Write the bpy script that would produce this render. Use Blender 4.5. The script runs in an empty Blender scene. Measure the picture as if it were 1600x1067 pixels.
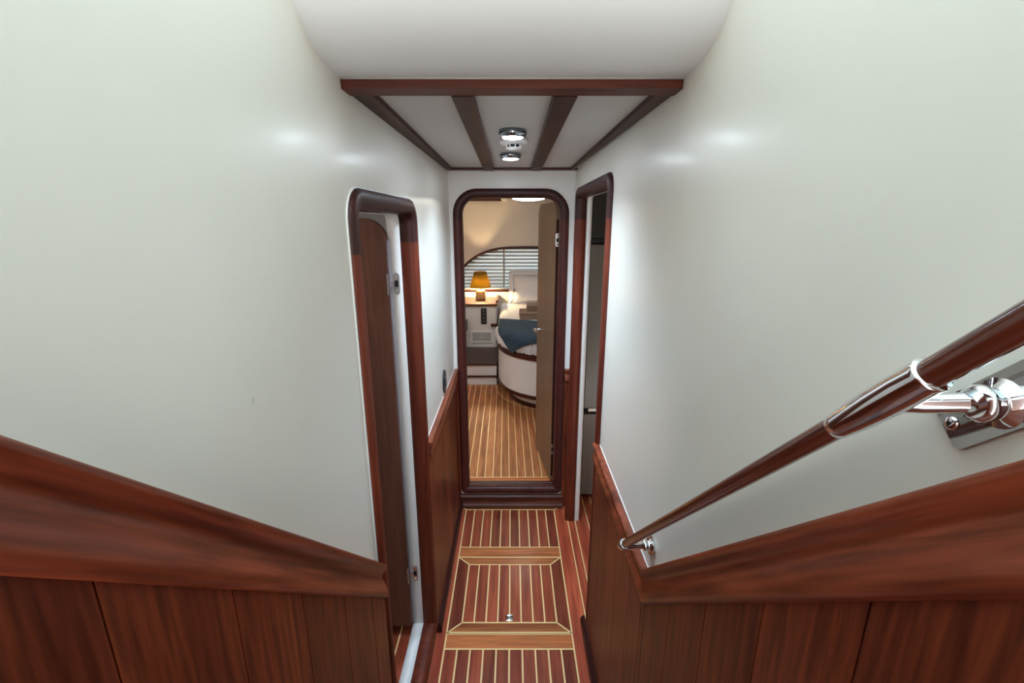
import bpy, bmesh, math, random
from mathutils import Vector, noise
PI = math.pi
random.seed(7)
S = bpy.context.scene
COL = S.collection

# ------------------------------------------------------------------ camera
cam_d = bpy.data.cameras.new('camera'); cam = bpy.data.objects.new('camera', cam_d); COL.objects.link(cam)
cam.location = (0, 0, 1.69)
cam.rotation_euler = (PI/2 - math.radians(14.77), 0, 0)
cam_d.sensor_fit = 'HORIZONTAL'; cam_d.sensor_width = 36.0; cam_d.lens = 36.0*711/1600
cam_d.clip_start = 0.02; cam_d.clip_end = 100
S.camera = cam

# ------------------------------------------------------------------ view
S.view_settings.view_transform = 'Standard'
S.view_settings.look = 'None'
S.view_settings.exposure = 1.55
S.view_settings.gamma = 1.0
S.view_settings.use_curve_mapping = False

# ------------------------------------------------------------------ daylight (saloon and deck are open above the stairs)
W = bpy.data.worlds.new('daylight'); S.world = W; W.use_nodes = True
nt = W.node_tree; nt.nodes.clear()
wo = nt.nodes.new('ShaderNodeOutputWorld'); bg = nt.nodes.new('ShaderNodeBackground')
tc = nt.nodes.new('ShaderNodeTexCoord'); sp = nt.nodes.new('ShaderNodeSeparateXYZ'); rp = nt.nodes.new('ShaderNodeValToRGB')
nt.links.new(tc.outputs['Generated'], sp.inputs[0])
mr = nt.nodes.new('ShaderNodeMapRange'); mr.inputs[1].default_value = -1; mr.inputs[2].default_value = 1
nt.links.new(sp.outputs[2], mr.inputs[0]); nt.links.new(mr.outputs[0], rp.inputs[0])
e = rp.color_ramp.elements
e[0].position = 0.35; e[0].color = (.85, .82, .78, 1)
e[1].position = 1.0; e[1].color = (.44, .76, .92, 1)
k = rp.color_ramp.elements.new(0.52); k.color = (1.0, .94, .83, 1)
nt.links.new(rp.outputs[0], bg.inputs[0]); nt.links.new(bg.outputs[0], wo.inputs[0])
bg.inputs[1].default_value = 1.78

# ------------------------------------------------------------------ materials
def new_mat(name):
    m = bpy.data.materials.new(name); m.use_nodes = True
    return m, m.node_tree, m.node_tree.nodes['Principled BSDF']
def setp(b, **kw):
    for k_, v in kw.items():
        b.inputs[k_.replace('_', ' ')].default_value = v
def plain(name, col, rough=.5, metal=0, bump=0, bscale=60, coat=0, **kw):
    m, nt, b = new_mat(name)
    b.inputs['Base Color'].default_value = (*col, 1); b.inputs['Roughness'].default_value = rough
    b.inputs['Metallic'].default_value = metal; b.inputs['Coat Weight'].default_value = coat
    b.inputs['Coat Roughness'].default_value = .2
    t = nt.nodes.new('ShaderNodeTexCoord'); n = nt.nodes.new('ShaderNodeTexNoise'); n.inputs['Scale'].default_value = bscale
    nt.links.new(t.outputs['Object'], n.inputs['Vector'])
    if bump:
        bp = nt.nodes.new('ShaderNodeBump'); bp.inputs['Strength'].default_value = bump; bp.inputs['Distance'].default_value = .004
        nt.links.new(n.outputs['Fac'], bp.inputs['Height']); nt.links.new(bp.outputs[0], b.inputs['Normal'])
    r = nt.nodes.new('ShaderNodeMapRange'); r.inputs[3].default_value = max(0, rough-.04); r.inputs[4].default_value = rough+.04
    nt.links.new(n.outputs['Fac'], r.inputs[0]); nt.links.new(r.outputs[0], b.inputs['Roughness'])
    return m
def wood(name, c1, c2, grain='y', rough=.34, coat=.12, scale=1.0, split=None, up=None, tone=False, streak=1.0, tilt=0):
    """grain along one axis; split = height of a scarf joint above which the timber is another board (colours up)."""
    m, nt, b = new_mat(name); N = nt.nodes.new; L = nt.links.new
    t = N('ShaderNodeTexCoord'); mp = N('ShaderNodeMapping')
    s = [26*scale]*3; s['xyz'.index(grain)] = 1.6*scale
    mp.inputs['Scale'].default_value = s
    if tilt:
        m0 = N('ShaderNodeMapping'); m0.inputs['Rotation'].default_value = (tilt, 0, 0); L(t.outputs['Object'], m0.inputs[0]); L(m0.outputs[0], mp.inputs[0])
    else: L(t.outputs['Object'], mp.inputs[0])
    add = N('ShaderNodeVectorMath'); add.operation = 'ADD'
    at = N('ShaderNodeAttribute'); at.attribute_name = 'tone'
    mul = N('ShaderNodeVectorMath'); mul.operation = 'SCALE'; mul.inputs['Scale'].default_value = 37.0
    L(at.outputs['Color'], mul.inputs[0]); L(mul.outputs[0], add.inputs[0]); L(mp.outputs[0], add.inputs[1])
    n1 = N('ShaderNodeTexNoise'); n1.inputs['Scale'].default_value = 1.0; n1.inputs['Detail'].default_value = 6; n1.inputs['Distortion'].default_value = .6
    n2 = N('ShaderNodeTexNoise'); n2.inputs['Scale'].default_value = 4.5; n2.inputs['Detail'].default_value = 4
    L(add.outputs[0], n1.inputs['Vector']); L(add.outputs[0], n2.inputs['Vector'])
    cr = N('ShaderNodeValToRGB'); cr.color_ramp.elements[0].position = .34; cr.color_ramp.elements[1].position = .68
    cr.color_ramp.elements[0].color = (*c1, 1); cr.color_ramp.elements[1].color = (*c2, 1)
    L(n1.outputs['Fac'], cr.inputs[0])
    out = cr.outputs[0]
    if split is not None:
        c3 = N('ShaderNodeValToRGB'); c3.color_ramp.elements[0].position = .34; c3.color_ramp.elements[1].position = .68
        c3.color_ramp.elements[0].color = (*up[0], 1); c3.color_ramp.elements[1].color = (*up[1], 1)
        L(n1.outputs['Fac'], c3.inputs[0])
        sx = N('ShaderNodeSeparateXYZ'); L(t.outputs['Object'], sx.inputs[0])
        g = N('ShaderNodeMath'); g.operation = 'GREATER_THAN'; g.inputs[1].default_value = split; L(sx.outputs[2], g.inputs[0])
        mx = N('ShaderNodeMix'); mx.data_type = 'RGBA'; L(g.outputs[0], mx.inputs[0]); L(out, mx.inputs[6]); L(c3.outputs[0], mx.inputs[7])
        out = mx.outputs[2]
    # fine pores
    pr = N('ShaderNodeMapRange'); pr.inputs[1].default_value = .35; pr.inputs[2].default_value = .65
    pr.inputs[3].default_value = 1-.28*streak; pr.inputs[4].default_value = 1+.12*streak
    L(n2.outputs['Fac'], pr.inputs[0])
    ml = N('ShaderNodeVectorMath'); ml.operation = 'SCALE'; L(out, ml.inputs[0]); L(pr.outputs[0], ml.inputs['Scale'])
    out = ml.outputs[0]
    if tone:
        tr = N('ShaderNodeMapRange'); tr.inputs[3].default_value = .45; tr.inputs[4].default_value = 1.45
        sx = N('ShaderNodeSeparateXYZ'); L(at.outputs['Color'], sx.inputs[0]); L(sx.outputs[0], tr.inputs[0])
        m2 = N('ShaderNodeVectorMath'); m2.operation = 'SCALE'; L(out, m2.inputs[0]); L(tr.outputs[0], m2.inputs['Scale']); out = m2.outputs[0]
    L(out, b.inputs['Base Color'])
    b.inputs['Roughness'].default_value = rough; b.inputs['Coat Weight'].default_value = coat; b.inputs['Coat Roughness'].default_value = .15; b.inputs['Specular IOR Level'].default_value = .32
    bp = N('ShaderNodeBump'); bp.inputs['Strength'].default_value = .10; bp.inputs['Distance'].default_value = .001
    L(n2.outputs['Fac'], bp.inputs['Height']); L(bp.outputs[0], b.inputs['Normal'])
    return m

def paint(name, col, rough=.36, coat=.14, wave=.12):
    m, nt, b = new_mat(name); N = nt.nodes.new; L = nt.links.new
    t = N('ShaderNodeTexCoord'); mp = N('ShaderNodeMapping'); mp.inputs['Scale'].default_value = (3, 5, 1.1); L(t.outputs['Object'], mp.inputs[0])
    n = N('ShaderNodeTexNoise'); n.inputs['Scale'].default_value = 1.6; n.inputs['Detail'].default_value = 3; L(mp.outputs[0], n.inputs['Vector'])
    bp = N('ShaderNodeBump'); bp.inputs['Strength'].default_value = wave; bp.inputs['Distance'].default_value = .02
    L(n.outputs['Fac'], bp.inputs['Height']); L(bp.outputs[0], b.inputs['Normal'])
    n2 = N('ShaderNodeTexNoise'); n2.inputs['Scale'].default_value = 2.2; n2.inputs['Detail'].default_value = 5; L(t.outputs['Object'], n2.inputs['Vector'])
    cr = N('ShaderNodeMix'); cr.data_type = 'RGBA'
    cr.inputs[6].default_value = (*[c*.96 for c in col], 1); cr.inputs[7].default_value = (*[min(1, c*1.03) for c in col], 1)
    L(n2.outputs['Fac'], cr.inputs[0]); L(cr.outputs[2], b.inputs['Base Color'])
    b.inputs['Roughness'].default_value = rough; b.inputs['Coat Weight'].default_value = coat; b.inputs['Coat Roughness'].default_value = .18
    return m
def emit(name, col, st):
    m, nt, b = new_mat(name)
    b.inputs['Base Color'].default_value = (*col, 1); b.inputs['Emission Color'].default_value = (*col, 1); b.inputs['Emission Strength'].default_value = st
    return m

WALL = paint('gloss_wall_paint', (.83, .79, .71), .35, .12)
WHITE = paint('white_satin_paint', (.84, .83, .82), .4, .2, .03)
CREAM = paint('cream_cabin_paint', (.78, .72, .64), .5, .1, .04)
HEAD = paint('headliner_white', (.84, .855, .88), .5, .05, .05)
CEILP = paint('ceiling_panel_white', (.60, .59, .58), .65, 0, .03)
RED1, RED2 = (.13, .020, .008), (.24, .048, .016)
DK1, DK2 = (.030, .008, .008), (.062, .016, .013)
MAH_Y = wood('mahogany_along', RED1, RED2, 'y')
MAH_Z = wood('mahogany_upright', (.135, .023, .009), (.24, .048, .017), 'z', tone=True, rough=.42, coat=.08, streak=1.7)
MAH_X = wood('mahogany_across', RED1, RED2, 'x')
CAP_Y = wood('mahogany_cap', (.145, .030, .013), (.28, .068, .026), 'y', rough=.36, coat=.12)
CAP_S = wood('mahogany_sloping_cap', (.11, .018, .008), (.33, .072, .030), 'y', rough=.36, coat=.12, tilt=math.radians(45), streak=1.4)
DARK_Y = wood('dark_mahogany_along', DK1, DK2, 'y'); DARK_X = wood('dark_mahogany_across', (.05, .012, .008), (.10, .022, .012), 'x')
BRN_X = wood('brown_mahogany', (.085, .022, .014), (.15, .042, .025), 'x', rough=.45, coat=.03)
BRN_Z = wood('door_veneer', (.14, .055, .035), (.20, .082, .052), 'z', rough=.42, coat=.1, streak=.6)
BRN_Z2 = wood('door_veneer_reflecting', (.19, .115, .070), (.26, .16, .098), 'z', rough=.42, coat=.1, streak=.6)  # greyer copy of the other door's veneer, reflected light put in its colour
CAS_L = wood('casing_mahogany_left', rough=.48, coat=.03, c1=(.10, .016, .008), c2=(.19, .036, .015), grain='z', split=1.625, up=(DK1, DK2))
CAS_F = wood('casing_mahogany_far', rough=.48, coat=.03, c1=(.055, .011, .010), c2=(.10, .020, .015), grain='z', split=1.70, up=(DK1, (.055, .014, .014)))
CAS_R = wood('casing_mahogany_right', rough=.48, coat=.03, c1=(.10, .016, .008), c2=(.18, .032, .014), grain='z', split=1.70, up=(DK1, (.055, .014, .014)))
FLOORW = wood('floor_mahogany', (.29, .046, .022), (.52, .115, .050), 'y', rough=.36, coat=.1, tone=True, scale=.8)
FLOORX = wood('floor_mahogany_across', (.36, .095, .030), (.62, .21, .065), 'x', rough=.36, coat=.1, tone=True, scale=.8)
CABFL = wood('cabin_floor_mahogany', (.36, .11, .038), (.62, .24, .085), 'y', rough=.5, coat=.0, tone=True, scale=.8)
INLAY = plain('maple_inlay', (.95, .66, .30), .4, coat=.1)
CHROME = plain('polished_chrome', (.86, .87, .90), .07, 1)
BEZEL = plain('smoked_chrome', (.30, .34, .38), .14, 1)
PLATE = plain('plate_dark_reflection', (.42, .40, .39), .08, 1)  # darker chrome tint stands in for dark reflections on the bracket plates
STEEL = plain('brushed_steel', (.62, .62, .63), .3, 1)
BLACK = plain('black_plastic', (.012, .013, .017), .35)
VOID = plain('black_gap', (.004, .004, .004), .7)
FRG = plain('grey_fridge_finish', (.22, .215, .21), .34, .25, coat=.1)
FRG2 = plain('fridge_handle_silver', (.62, .60, .57), .3, .6)
DGLASS = plain('dark_glass', (.02, .024, .028), .12, coat=.6)
LINEN = plain('white_linen', (.80, .80, .83), .9, bump=.25, bscale=30)
PILLOW = plain('pillow_cotton', (.76, .76, .80), .9, bump=.15, bscale=20)
GREYPIPE = plain('grey_piping', (.30, .30, .34), .8)
TOWEL = plain('brown_towelling', (.30, .205, .155), .95, bump=.5, bscale=500)
SLAT = plain('blind_slat', (.50, .53, .54), .5)
TAPE = plain('blind_tape', (.42, .40, .36), .8)
DOME = emit('cabin_lamp_glass', (1.0, .92, .80), 5.5)
LENS = emit('cool_led_lens', (.78, .89, 1.0), 48)
CUSH = plain('grey_cushion', (.24, .24, .23), .9, bump=.3, bscale=200)

def quilt_mat():
    m, nt, b = new_mat('blue_quilting'); N = nt.nodes.new; L = nt.links.new
    b.inputs['Roughness'].default_value = .9
    u = N('ShaderNodeAttribute'); u.attribute_name = 'quilt'
    s = N('ShaderNodeSeparateXYZ'); L(u.outputs['Vector'], s.inputs[0])
    def wv(sock, f):
        a = N('ShaderNodeMath'); a.operation = 'MULTIPLY'; a.inputs[1].default_value = f; L(sock, a.inputs[0])
        c = N('ShaderNodeMath'); c.operation = 'SINE'; L(a.outputs[0], c.inputs[0])
        d = N('ShaderNodeMath'); d.operation = 'ABSOLUTE'; L(c.outputs[0], d.inputs[0]); return d.outputs[0]
    a, c = wv(s.outputs[0], 150), wv(s.outputs[1], 60)
    mn = N('ShaderNodeMath'); mn.operation = 'MINIMUM'; L(a, mn.inputs[0]); L(c, mn.inputs[1])
    bp = N('ShaderNodeBump'); bp.inputs['Distance'].default_value = .006; bp.inputs['Strength'].default_value = .8
    L(mn.outputs[0], bp.inputs['Height']); L(bp.outputs[0], b.inputs['Normal'])
    cr = N('ShaderNodeValToRGB'); cr.color_ramp.elements[0].color = (.018, .036, .056, 1); cr.color_ramp.elements[1].color = (.040, .078, .118, 1); cr.color_ramp.elements[1].position = .35
    L(mn.outputs[0], cr.inputs[0]); L(cr.outputs[0], b.inputs['Base Color'])
    return m
QUILT = quilt_mat()
def shade_mat():
    m, nt, b = new_mat('amber_lamp_shade'); N = nt.nodes.new; L = nt.links.new
    out = nt.nodes['Material Output']; tr = N('ShaderNodeBsdfTranslucent'); tr.inputs[0].default_value = (.85, .60, .05, 1)
    b.inputs['Base Color'].default_value = (.20, .11, .015, 1); b.inputs['Roughness'].default_value = .9
    mx = N('ShaderNodeMixShader'); mx.inputs[0].default_value = .12
    L(b.outputs[0], mx.inputs[1]); L(tr.outputs[0], mx.inputs[2]); L(mx.outputs[0], out.inputs[0])
    return m
SHADE = shade_mat()
def weave_mat():
    m, nt, b = new_mat('carved_lamp_base'); N = nt.nodes.new; L = nt.links.new
    t = N('ShaderNodeTexCoord'); v = N('ShaderNodeTexVoronoi'); v.feature = 'DISTANCE_TO_EDGE'; v.inputs['Scale'].default_value = 55
    L(t.outputs['Object'], v.inputs['Vector'])
    cr = N('ShaderNodeValToRGB'); cr.color_ramp.elements[0].color = (.16, .11, .05, 1); cr.color_ramp.elements[1].color = (.70, .54, .27, 1); cr.color_ramp.elements[1].position = .16
    L(v.outputs['Distance'], cr.inputs[0]); L(cr.outputs[0], b.inputs['Base Color']); b.inputs['Roughness'].default_value = .6
    bp = N('ShaderNodeBump'); bp.inputs['Distance'].default_value = .004; L(v.outputs['Distance'], bp.inputs['Height']); L(bp.outputs[0], b.inputs['Normal'])
    return m
WEAVE = weave_mat()
def glass_mat():
    m, nt, b = new_mat('window_glass'); b.inputs['Transmission Weight'].default_value = 1; b.inputs['Roughness'].default_value = 0; b.inputs['IOR'].default_value = 1.01
    b.inputs['Base Color'].default_value = (.95, .98, 1, 1)
    return m
GLASS = glass_mat()

# ------------------------------------------------------------------ mesh tools
class MB:
    def __init__(s): s.v = []; s.f = []; s.m = []; s.t = []; s.sm = []
    def add(s, vs, fs, mi=0, tone=0.5, smooth=False):
        o = len(s.v); s.v += [tuple(p) for p in vs]
        for f in fs: s.f.append(tuple(i+o for i in f)); s.m.append(mi); s.t.append(tone); s.sm.append(smooth)
        return s
    def box(s, x0, x1, y0, y1, z0, z1, mi=0, tone=.5):
        vs = [(x, y, z) for z in (z0, z1) for y in (y0, y1) for x in (x0, x1)]
        return s.add(vs, [(0, 2, 3, 1), (4, 5, 7, 6), (0, 1, 5, 4), (2, 6, 7, 3), (0, 4, 6, 2), (1, 3, 7, 5)], mi, tone)
    def prism(s, pts, f, h0, h1, mi=0, tone=.5, smooth=False):
        """polygon pts (a,b) extruded between h0 and h1, placed by f(a,b,h)"""
        n = len(pts); vs = [f(a, b, h0) for a, b in pts] + [f(a, b, h1) for a, b in pts]
        s.add(vs, [tuple(range(n))[::-1], tuple(range(n, 2*n))], mi, tone)
        return s.add(vs, [(i, (i+1) % n, (i+1) % n+n, i+n) for i in range(n)], mi, tone, smooth)
    def loft(s, rings, closed=True, caps=(True, True), mi=0, tone=.5, smooth=True):
        n = len(rings[0]); vs = [p for r in rings for p in r]; fs = []
        for k in range(len(rings)-1):
            for i in range(n if closed else n-1):
                j = (i+1) % n; fs.append((k*n+i, k*n+j, (k+1)*n+j, (k+1)*n+i))
        s.add(vs, fs, mi, tone, smooth)
        if caps[0]: s.add(rings[0], [tuple(range(n))[::-1]], mi, tone)
        if caps[1]: s.add(rings[-1], [tuple(range(n))], mi, tone)
        return s
    def lathe(s, prof, o=(0, 0, 0), axis='z', n=40, mi=0, caps=(True, True), smooth=True):
        rings = []
        for r, h in prof:
            ring = []
            for i in range(n):
                a = 2*PI*i/n; c, d = max(r, 1e-5)*math.cos(a), max(r, 1e-5)*math.sin(a)
                p = {'z': (c, d, h), 'x': (h, c, d), 'y': (c, h, d)}[axis]
                ring.append((p[0]+o[0], p[1]+o[1], p[2]+o[2]))
            rings.append(ring)
        return s.loft(rings, True, caps, mi, .5, smooth)
    def tube(s, pts, rs, n=20, mi=0, caps=(True, True)):
        pts = [Vector(p) for p in pts]
        if not hasattr(rs, '__len__'): rs = [rs]*len(pts)
        rings = []; ref = None
        for i, p in enumerate(pts):
            d = (pts[min(i+1, len(pts)-1)]-pts[max(i-1, 0)]).normalized()
            if ref is None: ref = d.orthogonal().normalized()
            ref = (ref - d*ref.dot(d)).normalized(); b = d.cross(ref)
            rings.append([tuple(p + rs[i]*(math.cos(2*PI*k/n)*ref + math.sin(2*PI*k/n)*b)) for k in range(n)])
        return s.loft(rings, True, caps, mi)
    def build(s, name, mats, parent=None, origin=(0, 0, 0), weld=False, bevel=0, sub=0):
        if not isinstance(mats, (list, tuple)): mats = [mats]
        me = bpy.data.meshes.new(name)
        ox, oy, oz = origin
        me.from_pydata([(x-ox, y-oy, z-oz) for x, y, z in s.v], [], s.f)
        for m in mats: me.materials.append(m)
        for p, mi, sm in zip(me.polygons, s.m, s.sm): p.material_index = mi; p.use_smooth = sm
        ca = me.color_attributes.new('tone', 'FLOAT_COLOR', 'CORNER')
        for p, t in zip(me.polygons, s.t):
            for li in p.loop_indices: ca.data[li].color = (t, (t*7.3) % 1, (t*3.1) % 1, 1)
        bm = bmesh.new(); bm.from_mesh(me)
        if weld: bmesh.ops.remove_doubles(bm, verts=bm.verts, dist=1e-5)
        bmesh.ops.recalc_face_normals(bm, faces=bm.faces)
        bm.to_mesh(me); bm.free(); me.update()
        o = bpy.data.objects.new(name, me); COL.objects.link(o)
        if parent is None: o.location = origin
        else:
            o.parent = parent
            base = Vector((0, 0, 0)); q = parent
            while q is not None: base += q.location; q = q.parent
            o.location = Vector(origin)-base
        if bevel:
            md = o.modifiers.new('edge', 'BEVEL'); md.width = bevel; md.segments = 3; md.limit_method = 'ANGLE'; md.angle_limit = .6
        if sub:
            md = o.modifiers.new('smooth', 'SUBSURF'); md.levels = md.render_levels = sub
        return o
def tag(o, label=None, cat=None, group=None, kind=None):
    if label: o['label'] = label
    if cat: o['category'] = cat
    if group: o['group'] = group
    if kind: o['kind'] = kind
    return o
def empty(name, loc, label=None, cat=None, group=None, kind=None):
    o = bpy.data.objects.new(name, None); COL.objects.link(o); o.location = loc; o.empty_display_size = .05
    return tag(o, label, cat, group, kind)
def st(o, label, cat): return tag(o, label, cat, None, 'structure')

def rrect(a0, a1, b0, b1, rt, rb, d=0, open_=False, n=9):
    """rounded rectangle inset by d, as a path from bottom-left clockwise; open_ leaves the bottom side off."""
    a0 += d; a1 -= d; b1 -= d
    if not open_: b0 += d
    rt = max(rt-d, .003); rb = max(rb-d, .0015)
    P = []
    def arc(cx, cy, r, t0):
        for i in range(n): t = t0 - (PI/2)*i/(n-1); P.append((cx+r*math.cos(t), cy+r*math.sin(t)))
    if open_: P.append((a0, b0))
    else: arc(a0+rb, b0+rb, rb, 1.5*PI)
    P.append((a0, (b0+b1)/2)); arc(a0+rt, b1-rt, rt, PI); arc(a1-rt, b1-rt, rt, PI/2); P.append((a1, (b0+b1)/2))
    if open_: P.append((a1, b0))
    else: arc(a1-rb, b0+rb, rb, 0)
    return P
def ring(mb, f, rect, stations, open_=False, mi=0):
    loops = [[f(a, b, h) for a, b in rrect(*rect, d=d, open_=open_)] for d, h in stations]
    n = len(loops[0]); m = len(loops); vs = [p for l in loops for p in l]; fs = []
    for k in range(m):
        k2 = (k+1) % m
        for i in range(n-1 if open_ else n):
            j = (i+1) % n; fs.append((k*n+i, k*n+j, k2*n+j, k2*n+i))
    mb.add(vs, fs, mi, .5, True)
    if open_:
        mb.add([l[0] for l in loops], [tuple(range(m))], mi); mb.add([l[-1] for l in loops], [tuple(range(m))], mi)
    return mb
def slab(name, outer, holes, f, h0, h1, mat, parent=None):
    """flat board with holes: filled 2-D outline, given thickness, placed by f(a,b,h)"""
    cu = bpy.data.curves.new('outline', 'CURVE'); cu.dimensions = '2D'; cu.fill_mode = 'BOTH'; cu.extrude = .5
    for pts in [outer]+holes:
        sp_ = cu.splines.new('POLY'); sp_.points.add(len(pts)-1)
        for q, (a, b) in zip(sp_.points, pts): q.co = (a, b, 0, 1)
        sp_.use_cyclic_u = True
    co = bpy.data.objects.new('outline', cu); COL.objects.link(co)
    dg = bpy.context.evaluated_depsgraph_get()
    me = bpy.data.meshes.new_from_object(co.evaluated_get(dg))
    bpy.data.objects.remove(co); bpy.data.curves.remove(cu)
    for v in me.vertices:
        a, b, h = v.co; v.co = f(a, b, h0+(h+.5)*(h1-h0))
    bm = bmesh.new(); bm.from_mesh(me); bmesh.ops.remove_doubles(bm, verts=bm.verts, dist=1e-5); bmesh.ops.recalc_face_normals(bm, faces=bm.faces); bm.to_mesh(me); bm.free()
    me.materials.clear(); me.materials.append(mat); me.name = name
    o = bpy.data.objects.new(name, me); COL.objects.link(o)
    if parent: o.parent = parent
    return o
fXl = lambda a, b, h: (-.325-h, a, b)      # wall on the left, h = depth into the wall
fXr = lambda a, b, h: (.325+h, a, b)
fY = lambda a, b, h: (a, 2.45+h, b)

# ------------------------------------------------------------------ walls
TOP = 2.62
RL = (.925, 1.552, .055, 1.757, .072, .02)        # left doorway (y0,y1,z0,z1,r top,r bottom)
RF = (-.306, .296, .090, 1.853, .125, .03)        # far doorway in x
RR = (1.53, 2.345, 0.0, 1.847, .060, .02)         # right doorway
outl = [(-1.3, -.25), (2.45, -.25), (2.45, 1.975), (.93, 1.975), (.72, TOP), (-1.3, TOP)]
hole = lambda R, d, o=False: rrect(*R, d=d, open_=o)
st(slab('wall_left', outl, [hole(RL, .012)], fXl, 0, .035, WALL), 'cream gloss painted wall beside the stairs and corridor, with the narrow doorway', 'wall')
hr = hole(RR, .012, True)
outr = [(-1.3, -.25), (hr[0][0], -.25)] + hr + [(hr[-1][0], -.25), (2.45, -.25), (2.45, 1.975), (.93, 1.975), (.72, TOP), (-1.3, TOP)]
st(slab('wall_right', outr, [], fXr, 0, .035, WALL), 'cream gloss painted wall behind the wooden handrail', 'wall')
st(slab('wall_far', [(-.40, -.2), (.40, -.2), (.40, 1.99), (-.40, 1.99)], [hole(RF, .012)], fY, 0, .035, WHITE), 'white bulkhead at the corridor end around the cabin doorway', 'wall')

# ------------------------------------------------------------------ door casings and leaves
CAS = [(0, .004), (0, -.006), (.004, -.012), (.012, -.0155), (.026, -.0155), (.036, -.012), (.043, -.003), (.045, .010), (.045, .037), (.012, .037), (.010, .004)]
LIN = [(.046, .0372), (.047, .078), (.016, .078), (.016, .0372)]
def hinge(parent, f, a, b, name='hinge'):
    """f(a,b,h): plate lying in the a-b plane, h out of the face"""
    pl = MB()
    pts = [(a+.0105*math.cos(t), b+.026+.0105*math.sin(t)) for t in [PI*i/10 for i in range(11)]] + [(a+.0105*math.cos(t), b-.026+.0105*math.sin(t)) for t in [PI+PI*i/10 for i in range(11)]]
    pl.prism(pts, f, 0, .002)
    o = pl.build(name, STEEL, parent)
    s1 = MB()
    for db in (.024, -.024):
        s1.prism([(a+.004*math.cos(t), b+db+.004*math.sin(t)) for t in [2*PI*i/12 for i in range(12)]], f, .002, .0032)
    s1.build('hinge_screw', CHROME, o)
    k_ = MB(); k_.prism([(a-.006, b-.011), (a+.006, b-.011), (a+.006, b+.011), (a-.006, b+.011)], f, .0021, .0026); k_.build('hinge_pocket', VOID, o)
    return o

# left doorway: leaf swung open into the side cabin
d1 = empty('door_1', (-.325, 1.24, .06), 'narrow doorway in the wall, round-cornered mahogany frame, brown door swung inward', 'door', kind='structure')
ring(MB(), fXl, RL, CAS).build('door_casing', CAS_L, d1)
ring(MB(), fXl, RL, LIN).build('door_lining', WHITE, d1)
ring(MB(), fXl, (RL[0]-.004, RL[1]+.004, RL[2]-.004, RL[3]+.004, .076, .024), [(0, .001), (0, -.003), (.006, -.003), (.006, .001)]).build('caulk_line', WHITE, d1)
leaf = MB(); fl = lambda a, b, h: (-.405-a, 1.492+h, b)
pts = rrect(0, .53, .102, 1.70, .07, .01)
leaf.prism(pts, fl, 0, .032); lo = leaf.build('door_leaf', BRN_Z, d1, bevel=.003)
ed = MB(); ed.prism(rrect(-.0035, -.0002, .125, 1.63, .0016, .0015), fl, .002, .030); ed.build('edge_strip', plain('edge_shading_grey', (.20, .17, .19), .5), lo)  # grey strip colours in the shading along the leaf edge
for hz in (1.491, .347):
    h_ = hinge(d1, lambda a, b, h: (-.374-a, 1.506-h, b), .008, hz)
    MB().box(-.407, -.388, 1.499, 1.5035, hz-.010, hz+.008).build('hinge_knuckle', STEEL, h_)
    MB().prism(rrect(-.409, -.4045, hz-.036, hz+.036, .002, .002), lambda a, b, h: (a, 1.488+h, b), -.001, .003).build('hinge_leaf', STEEL, h_)

# far doorway and cabin door
d2 = empty('door_2', (0, 2.45, .085), 'round-cornered mahogany doorway at the corridor end, its brown door open into the cabin', 'door', kind='structure')
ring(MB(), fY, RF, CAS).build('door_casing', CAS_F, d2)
ring(MB(), fY, RF, [(.0455, .0372), (.0455, .058), (.0125, .058), (.0125, .0372)]).build('door_lining', DARK_Y, d2)
hx, hy = .243, 2.575; ang = math.atan2(.47, -.068)
ux, uy = math.cos(ang), math.sin(ang); nx, ny = uy, -ux
fd = lambda a, b, h: (hx+ux*a+nx*h, hy+uy*a+ny*h, b)
leaf = MB(); leaf.prism(rrect(0, .49, .096, 1.795, .085, .012), fd, 0, .034)
lo = leaf.build('door_leaf', BRN_Z2, d2, bevel=.003)
# closing edge faces the corridor
MB().prism(rrect(-.003, -.0001, .13, 1.70, .0014, .0014), fd, .0, .034).build('edge_strip', DARK_Y, lo)
hb = MB()
hc = fd(.425, .985, 0); out = Vector((-nx, -ny, 0)); hcv = Vector(hc)
hb.tube([hcv, hcv+out*.006], .021, n=20); hb.tube([hcv+out*.006, hcv+out*.034], .008)
hb.tube([hcv+out*.032+Vector((ux, uy, 0))*.006, hcv+out*.034-Vector((ux, uy, 0))*.05, hcv+out*.030-Vector((ux, uy, 0))*.085], [.008, .007, .005])
hb.build('door_handle', CHROME, lo)
for hz in (1.591, .317):
    hinge(d2, lambda a, b, h: (.2505+a, 2.5685-h, b), 0, hz)


# right doorway, no leaf in sight
d3 = empty('door_3', (.325, 1.93, 0), 'tall mahogany-framed doorway opening to the galley with the grey refrigerator', 'door', kind='structure')
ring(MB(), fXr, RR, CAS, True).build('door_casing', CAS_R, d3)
ring(MB(), fXr, RR, [(.040, .0372), (.040, .065), (.016, .065), (.016, .0372)], True).build('door_lining', WHITE, d3)

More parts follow.
